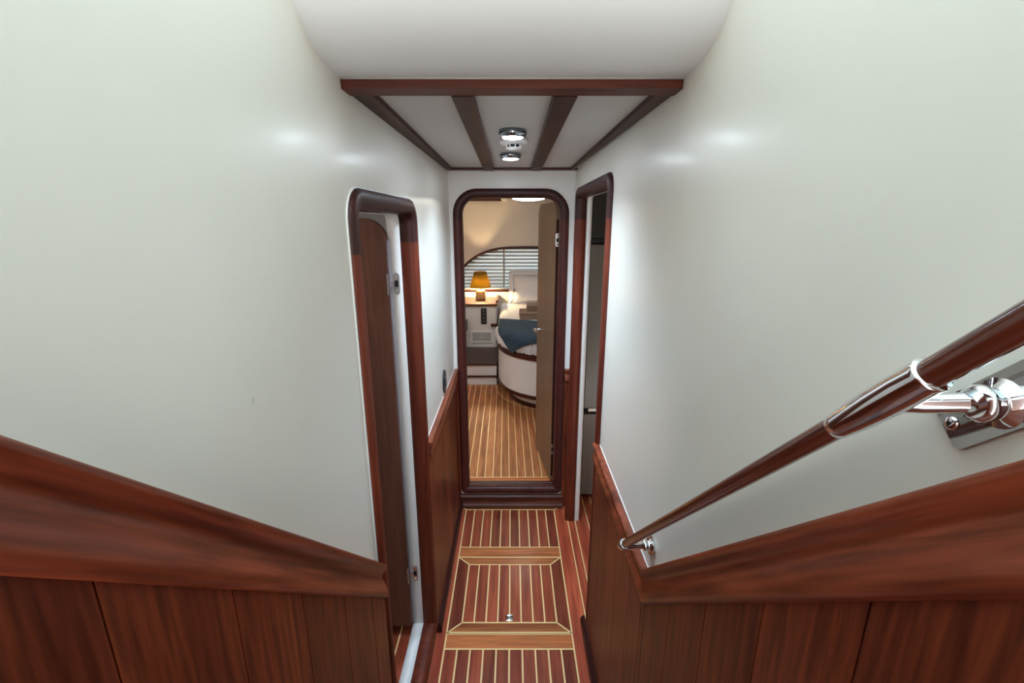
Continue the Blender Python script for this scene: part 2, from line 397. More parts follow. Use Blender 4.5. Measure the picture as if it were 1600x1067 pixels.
# ------------------------------------------------------------------ wainscot and dado rails
def planks(mb, f, y0, y1, ztop, zbot, w=.138, ph=.0, th=.012):
    e_ = [y0]; k_ = math.ceil((y0-ph)/w+.15)
    while ph+k_*w < y1-.02: e_.append(ph+k_*w); k_ += 1
    e_.append(y1)
    for a, b in zip(e_[:-1], e_[1:]):
        g = .0012
        mb.prism([(a+g, zbot(a) if callable(zbot) else zbot), (b-g, zbot(b) if callable(zbot) else zbot), (b-g, ztop(b)), (a+g, ztop(a))], f, -th, -.001, 0, random.uniform(.3, .75))
    mb.prism([(y0, zbot), (y1, zbot), (y1, ztop(y1)), (y0, ztop(y0))], f, -th+.004, 0, 1, .5)
SL, SR = 1.815, 1.797
GAP = plain('plank_gap', (.012, .004, .003), .6)
mb = MB(); planks(mb, fXl, -1.3, .922, lambda y: SL-y-.07, -.2, ph=.0073); st(mb.build('wall_left_wainscot', [MAH_Z, GAP]), 'mahogany plank wainscot under the sloping rail before the narrow doorway', 'wall panelling')
mb = MB(); planks(mb, fXl, 1.556, 2.449, lambda y: .83, 0, ph=.0073); st(mb.build('wall_left_wainscot', [MAH_Z, GAP]), 'mahogany wainscot panel between the narrow doorway and the cabin doorway', 'wall panelling')
mb = MB(); planks(mb, fXr, -1.3, .905, lambda y: SR-y-.07, -.2, ph=.0497); planks(mb, fXr, .905, 1.548, lambda y: .83, 0, ph=.0497)
st(mb.build('wall_right_wainscot', [MAH_Z, GAP]), 'mahogany plank wainscot under the handrail', 'wall panelling')
mb = MB(); mb.prism([(-.3249, 0), (-.3065, 0), (-.3065, .84), (-.3249, .84)], fY, -.010, 0, 0, .5); mb.prism([(.297, 0), (.3249, 0), (.3249, .84), (.297, .84)], fY, -.010, 0, 0, .5)
st(mb.build('wall_far_wainscot', [MAH_Z]), 'narrow wainscot strips flanking the cabin doorway', 'wall panelling')

PROF = [(0, 0), (-.001, .017), (.001, .022), (.005, .024), (.009, .0235), (.013, .020), (.018, .0135), (.024, .0105), (.031, .0115), (.038, .0155), (.048, .0195), (.058, .0215), (.066, .0215), (.070, .0185), (.072, .012), (.072, 0)]
def dado(f, path, name, mat, label):
    mb = MB(); rings = []
    for i, (y, z) in enumerate(path):
        def nrm(p, q): d = Vector((q[0]-p[0], q[1]-p[1])).normalized(); return Vector((d.y, -d.x)) if d.x > 0 else Vector((-d.y, d.x))
        ns = []
        if i > 0: ns.append(nrm(path[i-1], path[i]))
        if i < len(path)-1: ns.append(nrm(path[i], path[i+1]))
        if len(ns) == 2: m_ = (ns[0]+ns[1]).normalized(); m_ /= m_.dot(ns[0])
        else:
            m_ = ns[0]
            if abs(m_.x) > .2 and i == len(path)-1: m_ = Vector((0, m_.y-m_.x*m_.x/m_.y)) if False else Vector((0, -1/abs(m_.y)))
        rings.append([f(y+m_.x*p, z+m_.y*p, -h) for p, h in PROF])
    mb.loft(rings, True, (True, True), smooth=False)
    o = mb.build(name, mat); 
    for p in o.data.polygons: p.use_smooth = len(p.vertices) == 4
    md = o.modifiers.new('es', 'EDGE_SPLIT'); md.split_angle = math.radians(50)
    return st(o, label, 'rail moulding')
for nm_, f_, pth_ in (('trim_seam', fXl, [(-1.3, SL+1.3), (.922, SL-.922)]), ('trim_seam', fXl, [(1.556, .885), (2.449, .885)]), ('trim_seam', fXr, [(-1.3, SR+1.3), (.905, .892), (1.548, .892)])):
    mb = MB()
    for (ya_, za_), (yb_, zb_) in zip(pth_[:-1], pth_[1:]): mb.tube([f_(ya_, za_, .0002), f_(yb_, zb_, .0002)], .0022, n=8)
    st(mb.build(nm_, WHITE), 'thin white caulk bead above a mahogany moulding', 'caulk bead')
dado(fXl, [(-1.3, SL+1.3), (.922, SL-.922)], 'trim_1', CAP_S, 'sloping mahogany moulding along the stairs, on the side without a handrail')
dado(fXl, [(1.556, .885), (2.449, .885)], 'trim_2', CAP_Y, 'level mahogany moulding between the narrow doorway and the corridor end')
dado(fXr, [(-1.3, SR+1.3), (.905, .892), (1.548, .892)], 'trim_3', CAP_S, 'mahogany moulding under the handrail, sloping then level')
for nm, x0, x1, lb in (('trim_4', -.3249, -.3065, 'short end of moulding beside the cabin door frame, switch side'), ('trim_5', .297, .3249, 'short end of moulding beside the cabin door frame, galley side')):
    mb = MB(); mb.prism([(.885-p, -h) for p, h in PROF], lambda a, b, h: (h, 2.45+b, a), x0, x1); st(mb.build(nm, CAP_Y), lb, 'rail moulding')

# small scuff marks on the painted wall
for nm_, y_, z_, a_, b_ in (('wall_left_scuff', .533, 1.4735, .0016, .0042),):
    st(MB().prism([(y_+a_*math.cos(t)+.25*b_*math.sin(t), z_+b_*math.sin(t)) for t in [2*PI*i/16 for i in range(16)]], fXl, -.0003, .0001).build(nm_, plain('scuff_grey', (.58, .55, .48), .6)), 'tiny grey scuff on the painted wall', 'scuff mark')
# skirtings
sk = [(0, 0), (-.012, 0), (-.016, .006), (-.016, .030), (-.011, .040), (-.004, .046), (0, .048)]
mb = MB(); mb.prism(sk, lambda a, b, h: (-.313-a, h, b), 1.556, 2.449); st(mb.build('baseboard_left', DARK_Y), 'dark mahogany skirting along the corridor floor', 'skirting')
mb = MB(); mb.prism([(a*1.1, b*1.0) for a, b in sk], lambda a, b, h: (.313+a, h, b), .95, 1.60); st(mb.build('baseboard_right', DARK_Y), 'dark mahogany skirting below the wainscot near the stairs', 'skirting')
mb = MB(); mb.prism([(-.325, .0), (-.321, .0), (-.321, .055), (-.325, .055)], lambda a, b, h: (a, h, b), .925, 1.556); st(mb.build('baseboard_left', DARK_Y), 'dark riser under the sill of the narrow doorway', 'skirting')
# moulded step under the cabin door
pr = [(0, 0), (-.030, 0), (-.034, .008), (-.034, .022), (-.026, .030), (-.022, .040), (-.022, .060), (-.027, .068), (-.027, .078), (-.018, .084), (0, .084)]
mb = MB(); mb.prism(pr, lambda a, b, h: (h, 2.45+a, b), -.309, .305); st(mb.build('baseboard_far', BRN_X, bevel=.002), 'moulded mahogany step under the cabin doorway', 'skirting')

# ------------------------------------------------------------------ corridor floor: mahogany boards with pale inlay lines
Wd = .0064
FL, FR = -.277, .254
def strip(mb, p, q, z, w=Wd, mi=2):
    d = Vector((q[0]-p[0], q[1]-p[1])).normalized(); n = Vector((-d.y, d.x))*w/2
    mb.add([(p[0]-n.x, p[1]-n.y, z), (q[0]-n.x, q[1]-n.y, z), (q[0]+n.x, q[1]+n.y, z), (p[0]+n.x, p[1]+n.y, z)], [(0, 1, 2, 3)], mi)
def poly(mb, pts, z, mi=0, tone=.5): mb.add([(x, y, z) for x, y in pts], [tuple(range(len(pts)))], mi, tone)
def boards(mb, x0, x1, y0, y1, n, z, tones, mi=0):
    w = (x1-x0)/n
    for i in range(n): poly(mb, [(x0+i*w, y0), (x0+(i+1)*w, y0), (x0+(i+1)*w, y1), (x0+i*w, y1)], z, mi, tones[i % len(tones)])
    for i in range(1, n): strip(mb, (x0+i*w, y0), (x0+i*w, y1), z+.0004)
mb = MB(); z = 0.0
mb.box(-.40, 1.6, .95, 3.3, -.06, -.002, 0, .5)
T1 = [.35, .42, .40, .12, .38, .10, .36, .33, .30, .14]
boards(mb, FL, FR, 2.08, 2.408, 10, z, T1)
poly(mb, [(FL, 2.004), (FR, 2.004), (FR, 2.08), (FL, 2.08)], z, 1, .72)
T3 = [.40, .16, .42, .12, .22, .36, .34, .18, .26, .10]
boards(mb, FL, FR, .95, 1.478, 10, z, T3)
poly(mb, [(FL, 1.478), (FR, 1.478), (FR, 1.549), (FL, 1.549)], z, 1, .78)
# outer borders
poly(mb, [(-.325, 2.45), (.325, 2.45), (FR, 2.408), (FL, 2.408)], z, 1, .45)
poly(mb, [(-.325, .95), (FL, .95), (FL, 2.408), (-.325, 2.45)], z, 0, .62)
poly(mb, [(FR, .95), (.325, .95), (.325, 2.45), (FR, 2.408)], z, 0, .75)
strip(mb, (-.318, 2.445), (FL, 2.408), z+.0004); strip(mb, (.300, 2.437), (FR, 2.408), z+.0004)
for y in (2.408, 2.08, 2.004, 1.549, 1.478): strip(mb, (FL-.0028, y), (FR+.0028, y), z+.0005)
for x in (FL, FR): strip(mb, (x, .95), (x, 2.408), z+.0004)
# through the galley doorway
xs = [.325, .367, .4415, .4915, .5415, .5915, .6415, .6915, .7415, .7915, .8415, .8915, .9415, .9915, 1.0415, 1.0915, 1.1415, 1.1915, 1.5]
for i in range(len(xs)-1):
    ya = .95
    poly(mb, [(xs[i], ya), (xs[i+1], ya), (xs[i+1], 3.2), (xs[i], 3.2)], z, 0, [.7, .6, .38, .30, .42][i % 5])
    strip(mb, (xs[i], ya), (xs[i], 3.2 if i > 1 else 2.44), z+.0005, .005)
st(mb.build('floor', [FLOORW, FLOORX, INLAY]), 'glossy mahogany corridor floor with pale inlaid lines', 'floor')
# the lift-out hatch in the middle of the corridor
hat = empty('floor_hatch', (-.0115, 1.7765, 0), 'square lift-out floor hatch with mitred border and steel pull', 'floor hatch')
mb = MB(); z = .0022
y0, y1 = 1.5505, 2.0025; ix0, ix1, iy0, iy1 = -.217, .195, 1.603, 1.949
mb.box(FL+.0015, FR-.0015, y0, y1, -.0015, z-.0003, 3, .3)
poly(mb, [(FL, y0), (ix0, iy0), (ix0, iy1), (FL, y1)], z, 0, .05); poly(mb, [(FR, y0), (FR, y1), (ix1, iy1), (ix1, iy0)], z, 0, .05)
poly(mb, [(FL, y0), (FR, y0), (ix1, iy0), (ix0, iy0)], z, 1, .33); poly(mb, [(FL, y1), (ix0, iy1), (ix1, iy1), (FR, y1)], z, 1, .55)
boards(mb, ix0, ix1, iy0, iy1, 8, z, [.52, .42, .55, .50, .48, .40, .44, .40])
for p, q in (((ix0, iy0), (ix0, iy1)), ((ix1, iy0), (ix1, iy1)), ((ix0-.0028, iy0), (ix1+.0028, iy0)), ((ix0-.0028, iy1), (ix1+.0028, iy1)), ((FL, y0), (ix0, iy0)), ((FR, y0), (ix1, iy0)), ((FL, y1), (ix0, iy1)), ((FR, y1), (ix1, iy1)), ((FL, y0+.003), (FR, y0+.003)), ((FL, y1-.002), (FR, y1-.002))):
    strip(mb, p, q, z+.0006)
for x in (FL, FR): strip(mb, (x, y0), (x, y1), z+.0004)
mb.build('hatch_panel', [FLOORW, FLOORX, INLAY, VOID], hat)
mb = MB(); cx, cy = -.0115, 1.628; a = .0168
fz = lambda p, q, h: (cx+p, cy+q, h)
ring(mb, fz, (-a, a, -a, a, .003, .003), [(0, .0028), (0, .0048), (.0045, .0048), (.0065, .0030), (.0045, .0028)])
mb.prism([(-a+.005, -a+.005), (a-.005, -a+.005), (a-.005, a-.005), (-a+.005, a-.005)], fz, .0028, .0032)
rp_ = mb.build('ring_pull', CHROME, hat)
tag(rp_, 'polished steel flush ring pull')
mb = MB(); mb.tube([(cx+.009*math.cos(t), cy-.001+.009*math.sin(t), .0055) for t in [PI*i/14 for i in range(-3, 18)]], .0018, n=10)
mb.lathe([(.0085, .0032), (.0085, .0042), (.006, .0056), (.001, .006)], (cx, cy-.005, 0), n=24); mb.build('pull_ring', CHROME, rp_)

# ------------------------------------------------------------------ companionway steps under the camera
for i in range(4):
    zt = .24*(i+1); y1 = 1.04-.235*i; y0 = y1-.262 if i < 3 else -.45
    t = MB(); t.box(-.312, .312, y0, y1, zt-.03, zt, 0, .5); t.box(-.312, .312, y0, y1-.022, zt-.235, zt-.031, 1, .5)
    st(t.build('trim_stair', [MAH_X, MAH_X], bevel=.004), 'mahogany companionway step, number of rises above the corridor: %s' % ('one', 'two', 'three', 'four')[i], 'stair step')

# ------------------------------------------------------------------ corridor ceiling and curved headliner
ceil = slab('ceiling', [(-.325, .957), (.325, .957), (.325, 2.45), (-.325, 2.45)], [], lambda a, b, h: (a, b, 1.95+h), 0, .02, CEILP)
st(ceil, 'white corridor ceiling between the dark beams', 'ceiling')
bp_ = [(.957, 1.953), (.93, 1.9515), (.90, 1.953), (.87, 1.957), (.845, 1.964), (.82, 1.974), (.80, 1.987), (.782, 2.003), (.766, 2.022), (.752, 2.045), (.74, 2.072), (.73, 2.105), (.722, 2.15), (.717, 2.21), (.715, 2.30), (.715, 2.45), (.715, TOP)]
mb = MB(); mb.loft([[(-.325, y, z_), (.325, y, z_)] for y, z_ in bp_], False, (False, False)); mb.loft([[(-.325, y+.02, z_+.02), (.325, y+.02, z_+.02)] for y, z_ in bp_], False, (False, False))
st(mb.build('ceiling_cove', HEAD), 'smooth white curved headliner rising over the stairs', 'ceiling')
def beam(x0, x1, y0, y1, mat, label, n, x0b=None, x1b=None, h=.013):
    x0b = x0 if x0b is None else x0b; x1b = x1 if x1b is None else x1b
    m_ = MB(); vs = [(x0, y0), (x1, y0), (x1b, y1), (x0b, y1)]
    m_.prism(vs, lambda a, b, hh: (a, b, hh), 1.95-h, 1.9495)
    return st(m_.build('trim_%d' % n, mat, bevel=.004), label, 'ceiling beam')
BEAM = wood('beam_mahogany', (.035, .009, .005), (.07, .018, .009), 'y', rough=.5, coat=0)
beam(-.325, .325, .957, 1.010, wood('front_beam_mahogany', (.07, .010, .005), (.13, .023, .008), 'x', rough=.5, coat=0), 'reddish mahogany strip across the front edge of the corridor ceiling', 6, h=.016)
beam(-.325, -.283, 1.011, 2.40, BEAM, 'dark ceiling strip along the wall with the narrow doorway', 7, x1b=-.300)
beam(.292, .325, 1.011, 2.40, BEAM, 'dark ceiling strip along the wall with the galley doorway', 8, x1b=.303)
beam(-.122, -.078, 1.011, 2.40, BEAM, 'dark ceiling beam between the lights and the wall with the narrow doorway', 9, -.138, -.092, .018)
beam(.085, .132, 1.011, 2.40, BEAM, 'dark ceiling beam between the lights and the galley side', 10, .093, .142, .018)
beam(-.325, .325, 2.401, 2.449, DARK_X, 'dark ceiling strip above the cabin doorway', 11, h=.012)

def ceiling_light(x, y, s, label):
    t = empty('ceiling_light', (x, y, 1.95), label, 'ceiling light', 'small round downlights on the corridor ceiling')
    MB().lathe([(.030*s, 1.9495), (.040*s, 1.9495), (.0415*s, 1.946), (.0412*s, 1.938), (.038*s, 1.932), (.033*s, 1.9285), (.0312*s, 1.930), (.0312*s, 1.942)], (x, y, 0), caps=(False, False)).build('bezel', BEZEL, t)
    MB().lathe([(.0308*s, 1.931), (.028*s, 1.9275), (.016*s, 1.9255), (.001, 1.925)], (x, y, 0), caps=(True, False)).build('lens', LENS, t)
    ld = bpy.data.lights.new('downlight_beam', 'SPOT'); ld.energy = 13.5; ld.color = (.64, .82, 1.0); ld.spot_size = math.radians(138); ld.spot_blend = 1.0; ld.shadow_soft_size = .026
    lo_ = bpy.data.objects.new('downlight_beam', ld); COL.objects.link(lo_); lo_.parent = t; lo_.location = (0, 0, -.030)
    return t
ceiling_light(.002, 1.452, 1.0, 'chrome-rimmed downlight nearer the stairs, in front of the smoke alarm')
ceiling_light(-.006, 1.925, 1.02, 'chrome-rimmed downlight nearer the cabin door, behind the smoke alarm')
sm = empty('smoke_alarm', (.006, 1.605, 1.95), 'white round smoke alarm between two ceiling downlights', 'smoke alarm')
MB().lathe([(.046, 1.9495), (.047, 1.947), (.046, 1.937), (.041, 1.934), (.027, 1.9325), (.001, 1.9325)], (.006, 1.605, 0), caps=(True, False)).build('body', WHITE, sm)
MB().lathe([(.020, 1.932), (.020, 1.9235)], (.006, 1.605, 0)).build('sensor_core', VOID, sm)
cg = MB(); cg.lathe([(.024, 1.9235), (.0245, 1.921), (.001, 1.9205)], (.006, 1.605, 0), caps=(True, False))
for i in range(8):
    a = 2*PI*i/8+.2; cg.tube([(.006+.0235*math.cos(a), 1.605+.0235*math.sin(a), 1.933), (.006+.0225*math.cos(a), 1.605+.0225*math.sin(a), 1.922)], .0022, n=8)
cg.build('sensor_cage', WHITE, sm)

# ------------------------------------------------------------------ light switch
sw = empty('light_switch', (-.325, 2.045, .955), 'black oval light switch on the wall above the level moulding', 'light switch')
MB().prism([(2.045+.036*math.cos(t)*abs(math.cos(t))**-.25 if abs(math.cos(t)) > 1e-3 else 2.045, .955+.056*math.sin(t)) for t in [2*PI*i/40 for i in range(40)]], fXl, -.008, 0).build('plate', BLACK, sw, bevel=.002)
MB().prism(rrect(2.033, 2.057, .932, .978, .004, .004), fXl, -.012, -.0075).build('rocker', plain('switch_rocker', (.05, .052, .06), .25), sw, bevel=.001)

# ------------------------------------------------------------------ handrail
hrl = empty('handrail', (.325, .90, .955), 'round mahogany handrail on chrome brackets rising along the stairs', 'handrail')
X0 = .276; ln = lambda y, o=0: (X0, y, 1.877-y+o)
MB().tube([ln(.966), ln(.6), ln(.3), ln(0), ln(-.3)], .0098, n=28).build('rail', wood('handrail_mahogany', (.055, .012, .008), (.125, .026, .012), 'y', rough=.2, coat=.8, tilt=math.radians(45)), hrl)
fe = MB(); fe.tube([ln(.950), ln(.951), ln(.968), ln(.978), ln(.984), ln(.986)], [.0100, .0122, .0122, .0112, .0070, .0008], n=28)
fe.tube([ln(.948), ln(.949), ln(.951), ln(.952)], [.0104, .0132, .0132, .0104], n=28)
cap = fe.build('end_ferrule', CHROME, hrl)
def bracket(py, pz, y_on, sx):
    b = MB()
    b.tube([(X0+.004, y_on, 1.877-y_on-.006), (X0+.014, y_on*.75+py*.25, (1.877-y_on)*.75+pz*.25-.006), (X0+.030, y_on*.3+py*.7, (1.877-y_on)*.3+pz*.7-.002), (.321, py, pz)], [.0085, .0072, .0072, .0095], n=20)
    b.lathe([(.0095, .304), (.0125, .306), (.0125, .311), (.0100, .313), (.0105, .319), (.017, .3215), (.017, .3225)], (0, py, pz), 'x', n=28)
    br = b.build('bracket', CHROME, hrl)
    q = MB(); c, s_ = math.cos(PI*.75), math.sin(PI*.75)
    pts = rrect(-.045*sx, .045*sx, -.0185, .0185, .006, .006)
    q.prism([(py+c*a-s_*b_, pz+s_*a+c*b_) for a, b_ in pts], fXr, -.0035, -.0002)
    pl = q.build('wall_plate', PLATE, br, bevel=.0012)
    for k_ in (-1, 1):
        a = .0375*sx*k_; sc = MB(); yy, zz = py+c*a, pz+s_*a
        sc.lathe([(.0052, -.0034), (.0052, -.0046), (.0038, -.0056), (.001, -.0058)][::-1], (.325, yy, zz), 'x', n=20, caps=(True, True)); sco = sc.build('screw', CHROME, br)
        MB().lathe([(.0018, -.0061), (.0018, -.0055)], (.325, yy, zz), 'x', n=6).build('screw', VOID, br)
bracket(.280, 1.574, .306, 1.0)
bracket(.902, .962, .955, .55)
sl = MB(); L_ = [(.356, .0099), (.3555, .0108), (.350, .0113), (.335, .0126), (.318, .0132), (.300, .0130), (.286, .0126), (.2845, .0128), (.2835, .0125), (.2835, .0099)]
sl.tube([ln(y) for y, r in L_], [r for y, r in L_], n=32); sl.build('sleeve', CHROME, hrl)

# ------------------------------------------------------------------ side cabin behind the narrow doorway
def room(x0, x1, y0, y1, z0, z1, mat, names, skip=()):
    t = .03; parts = {'left': (x0-t, x0, y0, y1, z0, z1), 'right': (x1, x1+t, y0, y1, z0, z1), 'near': (x0, x1, y0-t, y0, z0, z1), 'far': (x0, x1, y1, y1+t, z0, z1)}
    for k_, b in parts.items():
        if k_ in skip: continue
        st(MB().box(*b).build('wall_'+names+'_'+k_, mat), 'painted wall of the %s' % {'side_cabin': 'side cabin behind the narrow doorway', 'galley': 'galley behind the refrigerator doorway', 'cabin': 'sleeping cabin'}[names]+', %s side' % {'left': 'port', 'right': 'starboard', 'near': 'aft', 'far': 'forward'}[k_], 'wall')
    st(MB().box(x0-t, x1+(t if 'right' not in skip else 0), y0-t, y1+t, z1, z1+t).build('ceiling', mat), 'painted ceiling of the %s' % names.replace('_', ' '), 'ceiling')
room(-1.7, -.361, .55, 2.41, .0, 1.94, WHITE, 'side_cabin', ('right',))
mb = MB(); z = .055; mb.box(-1.7, -.405, .55, 2.41, .0, z-.002, 0, .5)
for i in range(24):
    x = -.458-.053*i; poly(mb, [(x-.053, .55), (x, .55), (x, 2.41), (x-.053, 2.41)], z, 0, [.3, .45, .2, .5][i % 4]); strip(mb, (x, .55), (x, 2.41), z+.0005)
poly(mb, [(-.458, .55), (-.405, .55), (-.405, 2.41), (-.458, 2.41)], z, 0, .4)
st(mb.build('floor', [FLOORW, FLOORX, INLAY]), 'dark inlaid floor of the side cabin', 'floor')
def lamp_room(x, y, zc, r, label, mat, grp=None):
    t = empty('ceiling_light', (x, y, zc), label, 'ceiling light')
    MB().lathe([(r*1.05, zc-.0005), (r*1.08, zc-.01), (r*1.0, zc-.02)], (x, y, 0), caps=(True, True)).build('bezel', CHROME, t)
    MB().lathe([(r*.95, zc-.0201), (r*.8, zc-.035), (r*.45, zc-.045), (.001, zc-.048)], (x, y, 0), caps=(True, False)).build('lens', mat, t)
lamp_room(-.85, 1.05, 1.94, .05, 'round unseen fill lamp added inside the side cabin', emit('side_cabin_fill_lens', (1, .93, .88), 26))  # unseen lamp added to light the open leaf and lining

# ------------------------------------------------------------------ galley behind the doorway without a door
room(.361, 1.5, .60, 3.2, 0, 1.93, CREAM, 'galley', ('left',))
lamp_room(1.05, 1.5, 1.93, .05, 'round ceiling lamp inside the galley', emit('galley_lens', (1, .93, .85), 9))
st(MB().box(.361, .40, 2.49, 3.2, 0, 1.93).build('wall_galley_left', CREAM), 'painted partition between galley and sleeping cabin', 'wall')
fr = empty('refrigerator', (.72, 2.85, 0), 'tall grey two-door refrigerator seen through the galley doorway', 'refrigerator')
MB().box(.425, 1.02, 2.56, 3.18, .03, 1.57).build('body', FRG, fr)
MB().box(.45, 1.0, 2.60, 3.1, 0, .029).build('plinth', VOID, fr)
up_ = MB().box(.428, 1.017, 2.515, 2.557, .615, 1.568).build('door_upper', FRG, fr, bevel=.004)
MB().box(.452, .99, 2.508, 2.5148, .597, .618).build('door_handle', FRG2, up_, bevel=.002)
lw = MB().box(.428, 1.017, 2.515, 2.557, .035, .578).build('door_lower', FRG, fr, bevel=.004)
MB().box(.433, 1.012, 2.53, 2.559, .578, .615).build('handle_recess', VOID, fr)
cb = empty('wall_cabinet', (.72, 2.85, 1.575), 'dark glass-fronted cabinet on top of the grey refrigerator', 'cabinet')
MB().box(.425, 1.02, 2.56, 3.18, 1.575, 1.855).build('carcass', BLACK, cb)
MB().box(.428, 1.017, 2.54, 2.5595, 1.60, 1.852).build('glass_front', DGLASS, cb, bevel=.002)
MB().box(.428, 1.017, 2.53, 2.5595, 1.577, 1.598).build('ledge', BLACK, cb)

# ------------------------------------------------------------------ sleeping cabin
ZF = .08
room(-1.7, 1.5, 2.535, 5.45, ZF, 1.945, CREAM, 'cabin', ('far', 'near', 'right'))
st(MB().box(1.5, 1.53, 3.24, 5.45, ZF, 1.945).build('wall_cabin_right', CREAM), 'painted wall of the sleeping cabin beyond the bed', 'wall')
st(MB().box(.41, 1.5, 3.235, 3.26, ZF, 1.945).build('wall_cabin_near', CREAM), 'painted partition behind the open cabin door', 'wall')
st(MB().box(.401, .421, 2.535, 3.234, ZF, 1.945).build('wall_cabin_near', CREAM), 'painted partition end behind the open cabin door', 'wall')
st(MB().box(-1.7, -.401, 2.485, 2.535, ZF, 1.945).build('wall_cabin_near', CREAM), 'painted partition on the nightstand side of the cabin door', 'wall')
arch = [(-.86, .90), (-.86, .93), (-.80, 1.00), (-.70, 1.075), (-.602, 1.132), (-.492, 1.228), (-.378, 1.301), (-.241, 1.352), (-.113, 1.374), (.05, 1.384), (.286, 1.385), (.50, 1.375), (.66, 1.34), (.80, 1.27), (.92, 1.17), (1.03, 1.04), (1.08, .95), (1.08, .90)]
fC = lambda a, b, h: (a, 5.45+h, b)
def smooth_path(p, n=4):
    o = []
    for i in range(len(p)-1):
        P0, P1, P2, P3 = [Vector(p[max(0, min(len(p)-1, j))]) for j in (i-1, i, i+1, i+2)]
        for k_ in range(n):
            t = k_/n; o.append(tuple(.5*((2*P1)+(P2-P0)*t+(2*P0-5*P1+4*P2-P3)*t*t+(3*P1-P0-3*P2+P3)*t**3)))
    o.append(tuple(p[-1])); return o
ar = smooth_path(arch[1:-1]); hole_a = [arch[0]]+ar+[arch[-1]]
st(slab('wall_cabin_far', [(-1.7, ZF), (1.5, ZF), (1.5, 1.945), (-1.7, 1.945)], [hole_a], fC, 0, .05, CREAM), 'cream cabin wall around the arched window', 'wall')
w1 = empty('window_1', (.1, 5.45, .90), 'arched cabin window with dark mahogany surround, behind the blind', 'window', kind='structure')
mb = MB(); rings = []
cen = Vector((.1, .9))
def off(path, d):
    n = len(path); o = []
    for i in range(n):
        a, b, c = Vector(path[(i-1) % n]), Vector(path[i]), Vector(path[(i+1) % n])
        d1_, d2_ = (b-a), (c-b)
        d1_ = d1_.normalized() if d1_.length > 1e-9 else d2_.normalized(); d2_ = d2_.normalized() if d2_.length > 1e-9 else d1_
        n1, n2 = Vector((d1_.y, -d1_.x)), Vector((d2_.y, -d2_.x)); m_ = (n1+n2)
        m_ = m_.normalized() if m_.length > 1e-6 else n1
        k2 = max(.4, m_.dot(n1)); o.append(tuple(b+m_*(d/k2)))
    return o
st1 = [(-.024, 0), (-.026, -.010), (-.020, -.016), (-.004, -.016), (.002, -.008), (.002, .052), (-.003, .052)]
for d, h in st1: rings.append([fC(a, b, h) for a, b in off(hole_a, d)])
mb.loft(rings, True, (False, False)); mb.build('window_frame', wood('window_frame_mahogany', (.05, .014, .010), (.10, .028, .016), 'x'), w1)
MB().prism(hole_a, fC, .108, .112).build('pane', GLASS, w1)
st(slab('wall_cabin_far_outer', [(-1.7, ZF), (1.5, ZF), (1.5, 1.945), (-1.7, 1.945)], [hole_a], fC, .10, .118, CREAM), 'hull side around the arched window', 'wall')
MB().box(-.86, 1.08, 5.452, 5.51, .893, .914).build('window_sill', plain('sill_grey', (.42, .40, .37), .4), w1)
# venetian blind
bl = empty('window_blind', (.1, 5.525, .9), 'pale slatted venetian blind hanging in the arched cabin window', 'blind')
z_ = .925; i = 0
slat0 = None
while z_ < 1.43:
    m_ = MB(); t = math.radians(63); w = .0216; yc_ = 5.528
    pts = []
    for q in range(7):
        s_ = -w+2*w*q/6; cu_ = .003*(1-(s_/w)**2)
        pts.append((yc_+s_*math.cos(t)-cu_*math.sin(t), z_+s_*math.sin(t)+cu_*math.cos(t)))
    pts += [(a+.0012*math.sin(t), b-.0012*math.cos(t)) for a, b in pts[::-1]]
    m_.prism(pts, lambda a, b, h: (h, a, b), -.90, 1.12, smooth=True); m_.build('slat', SLAT, bl)
    z_ += .0415
for x in (-.60, -.097, .45, .95):
    MB().box(x-.011, x+.011, 5.503, 5.5045, .905, 1.44).build('ladder_tape', TAPE, bl)
MB().box(-.90, 1.12, 5.512, 5.544, 1.44, 1.47).build('head_rail', SLAT, bl)
MB().box(-.90, 1.12, 5.516, 5.540, .893+.022, .918).build('bottom_rail', SLAT, bl)

# cabin floor
mb = MB(); z = ZF; mb.box(-1.7, .40, 2.486, 5.45, 0.0, z-.002, 0, .5); mb.box(.40, 1.5, 3.262, 5.45, 0.0, z-.002, 0, .5)
xs = [-.0178+.0533*k_ for k_ in range(-30, 29)]
sk_ = lambda x, y: x-.0145*(y-2.62)
YA, YB = 2.64, 4.37
for i in range(len(xs)-1):
    ya = YA if xs[i+1] < .40 else 3.262
    poly(mb, [(sk_(xs[i], ya), ya), (sk_(xs[i+1], ya), ya), (sk_(xs[i+1], YB), YB), (sk_(xs[i], YB), YB)], z, 0, random.uniform(.35, .62))
    strip(mb, (sk_(xs[i], ya), ya), (sk_(xs[i], YB), YB), z+.0004, .0062)
poly(mb, [(-1.7, 2.486), (.40, 2.486), (.40, YA), (-1.7, YA)], z, 1, .8); poly(mb, [(-1.7, YB), (1.5, YB), (1.5, 5.45), (-1.7, 5.45)], z, 1, .3)
strip(mb, (-1.7, YA), (.40, YA), z+.0006, .008); strip(mb, (-1.7, YB-.01), (-.13, YB-.01), z+.0006, .008)
# inlay that follows the foot of the bed
_bl = [(-.155, 4.37), (-.125, 4.17), (-.06, 4.02), (.03, 3.90), (.12, 3.815), (.22, 3.765), (.38, 3.73)]
for p_, q_ in zip(_bl[:-1], _bl[1:]): strip(mb, (p_[0]-.012, p_[1]-.018), (q_[0]-.012, q_[1]-.018), z+.0008, .007)
cf = mb.build('floor', [CABFL, FLOORX, INLAY]); st(cf, 'lighter mahogany cabin floor with parallel pale inlaid lines', 'floor')

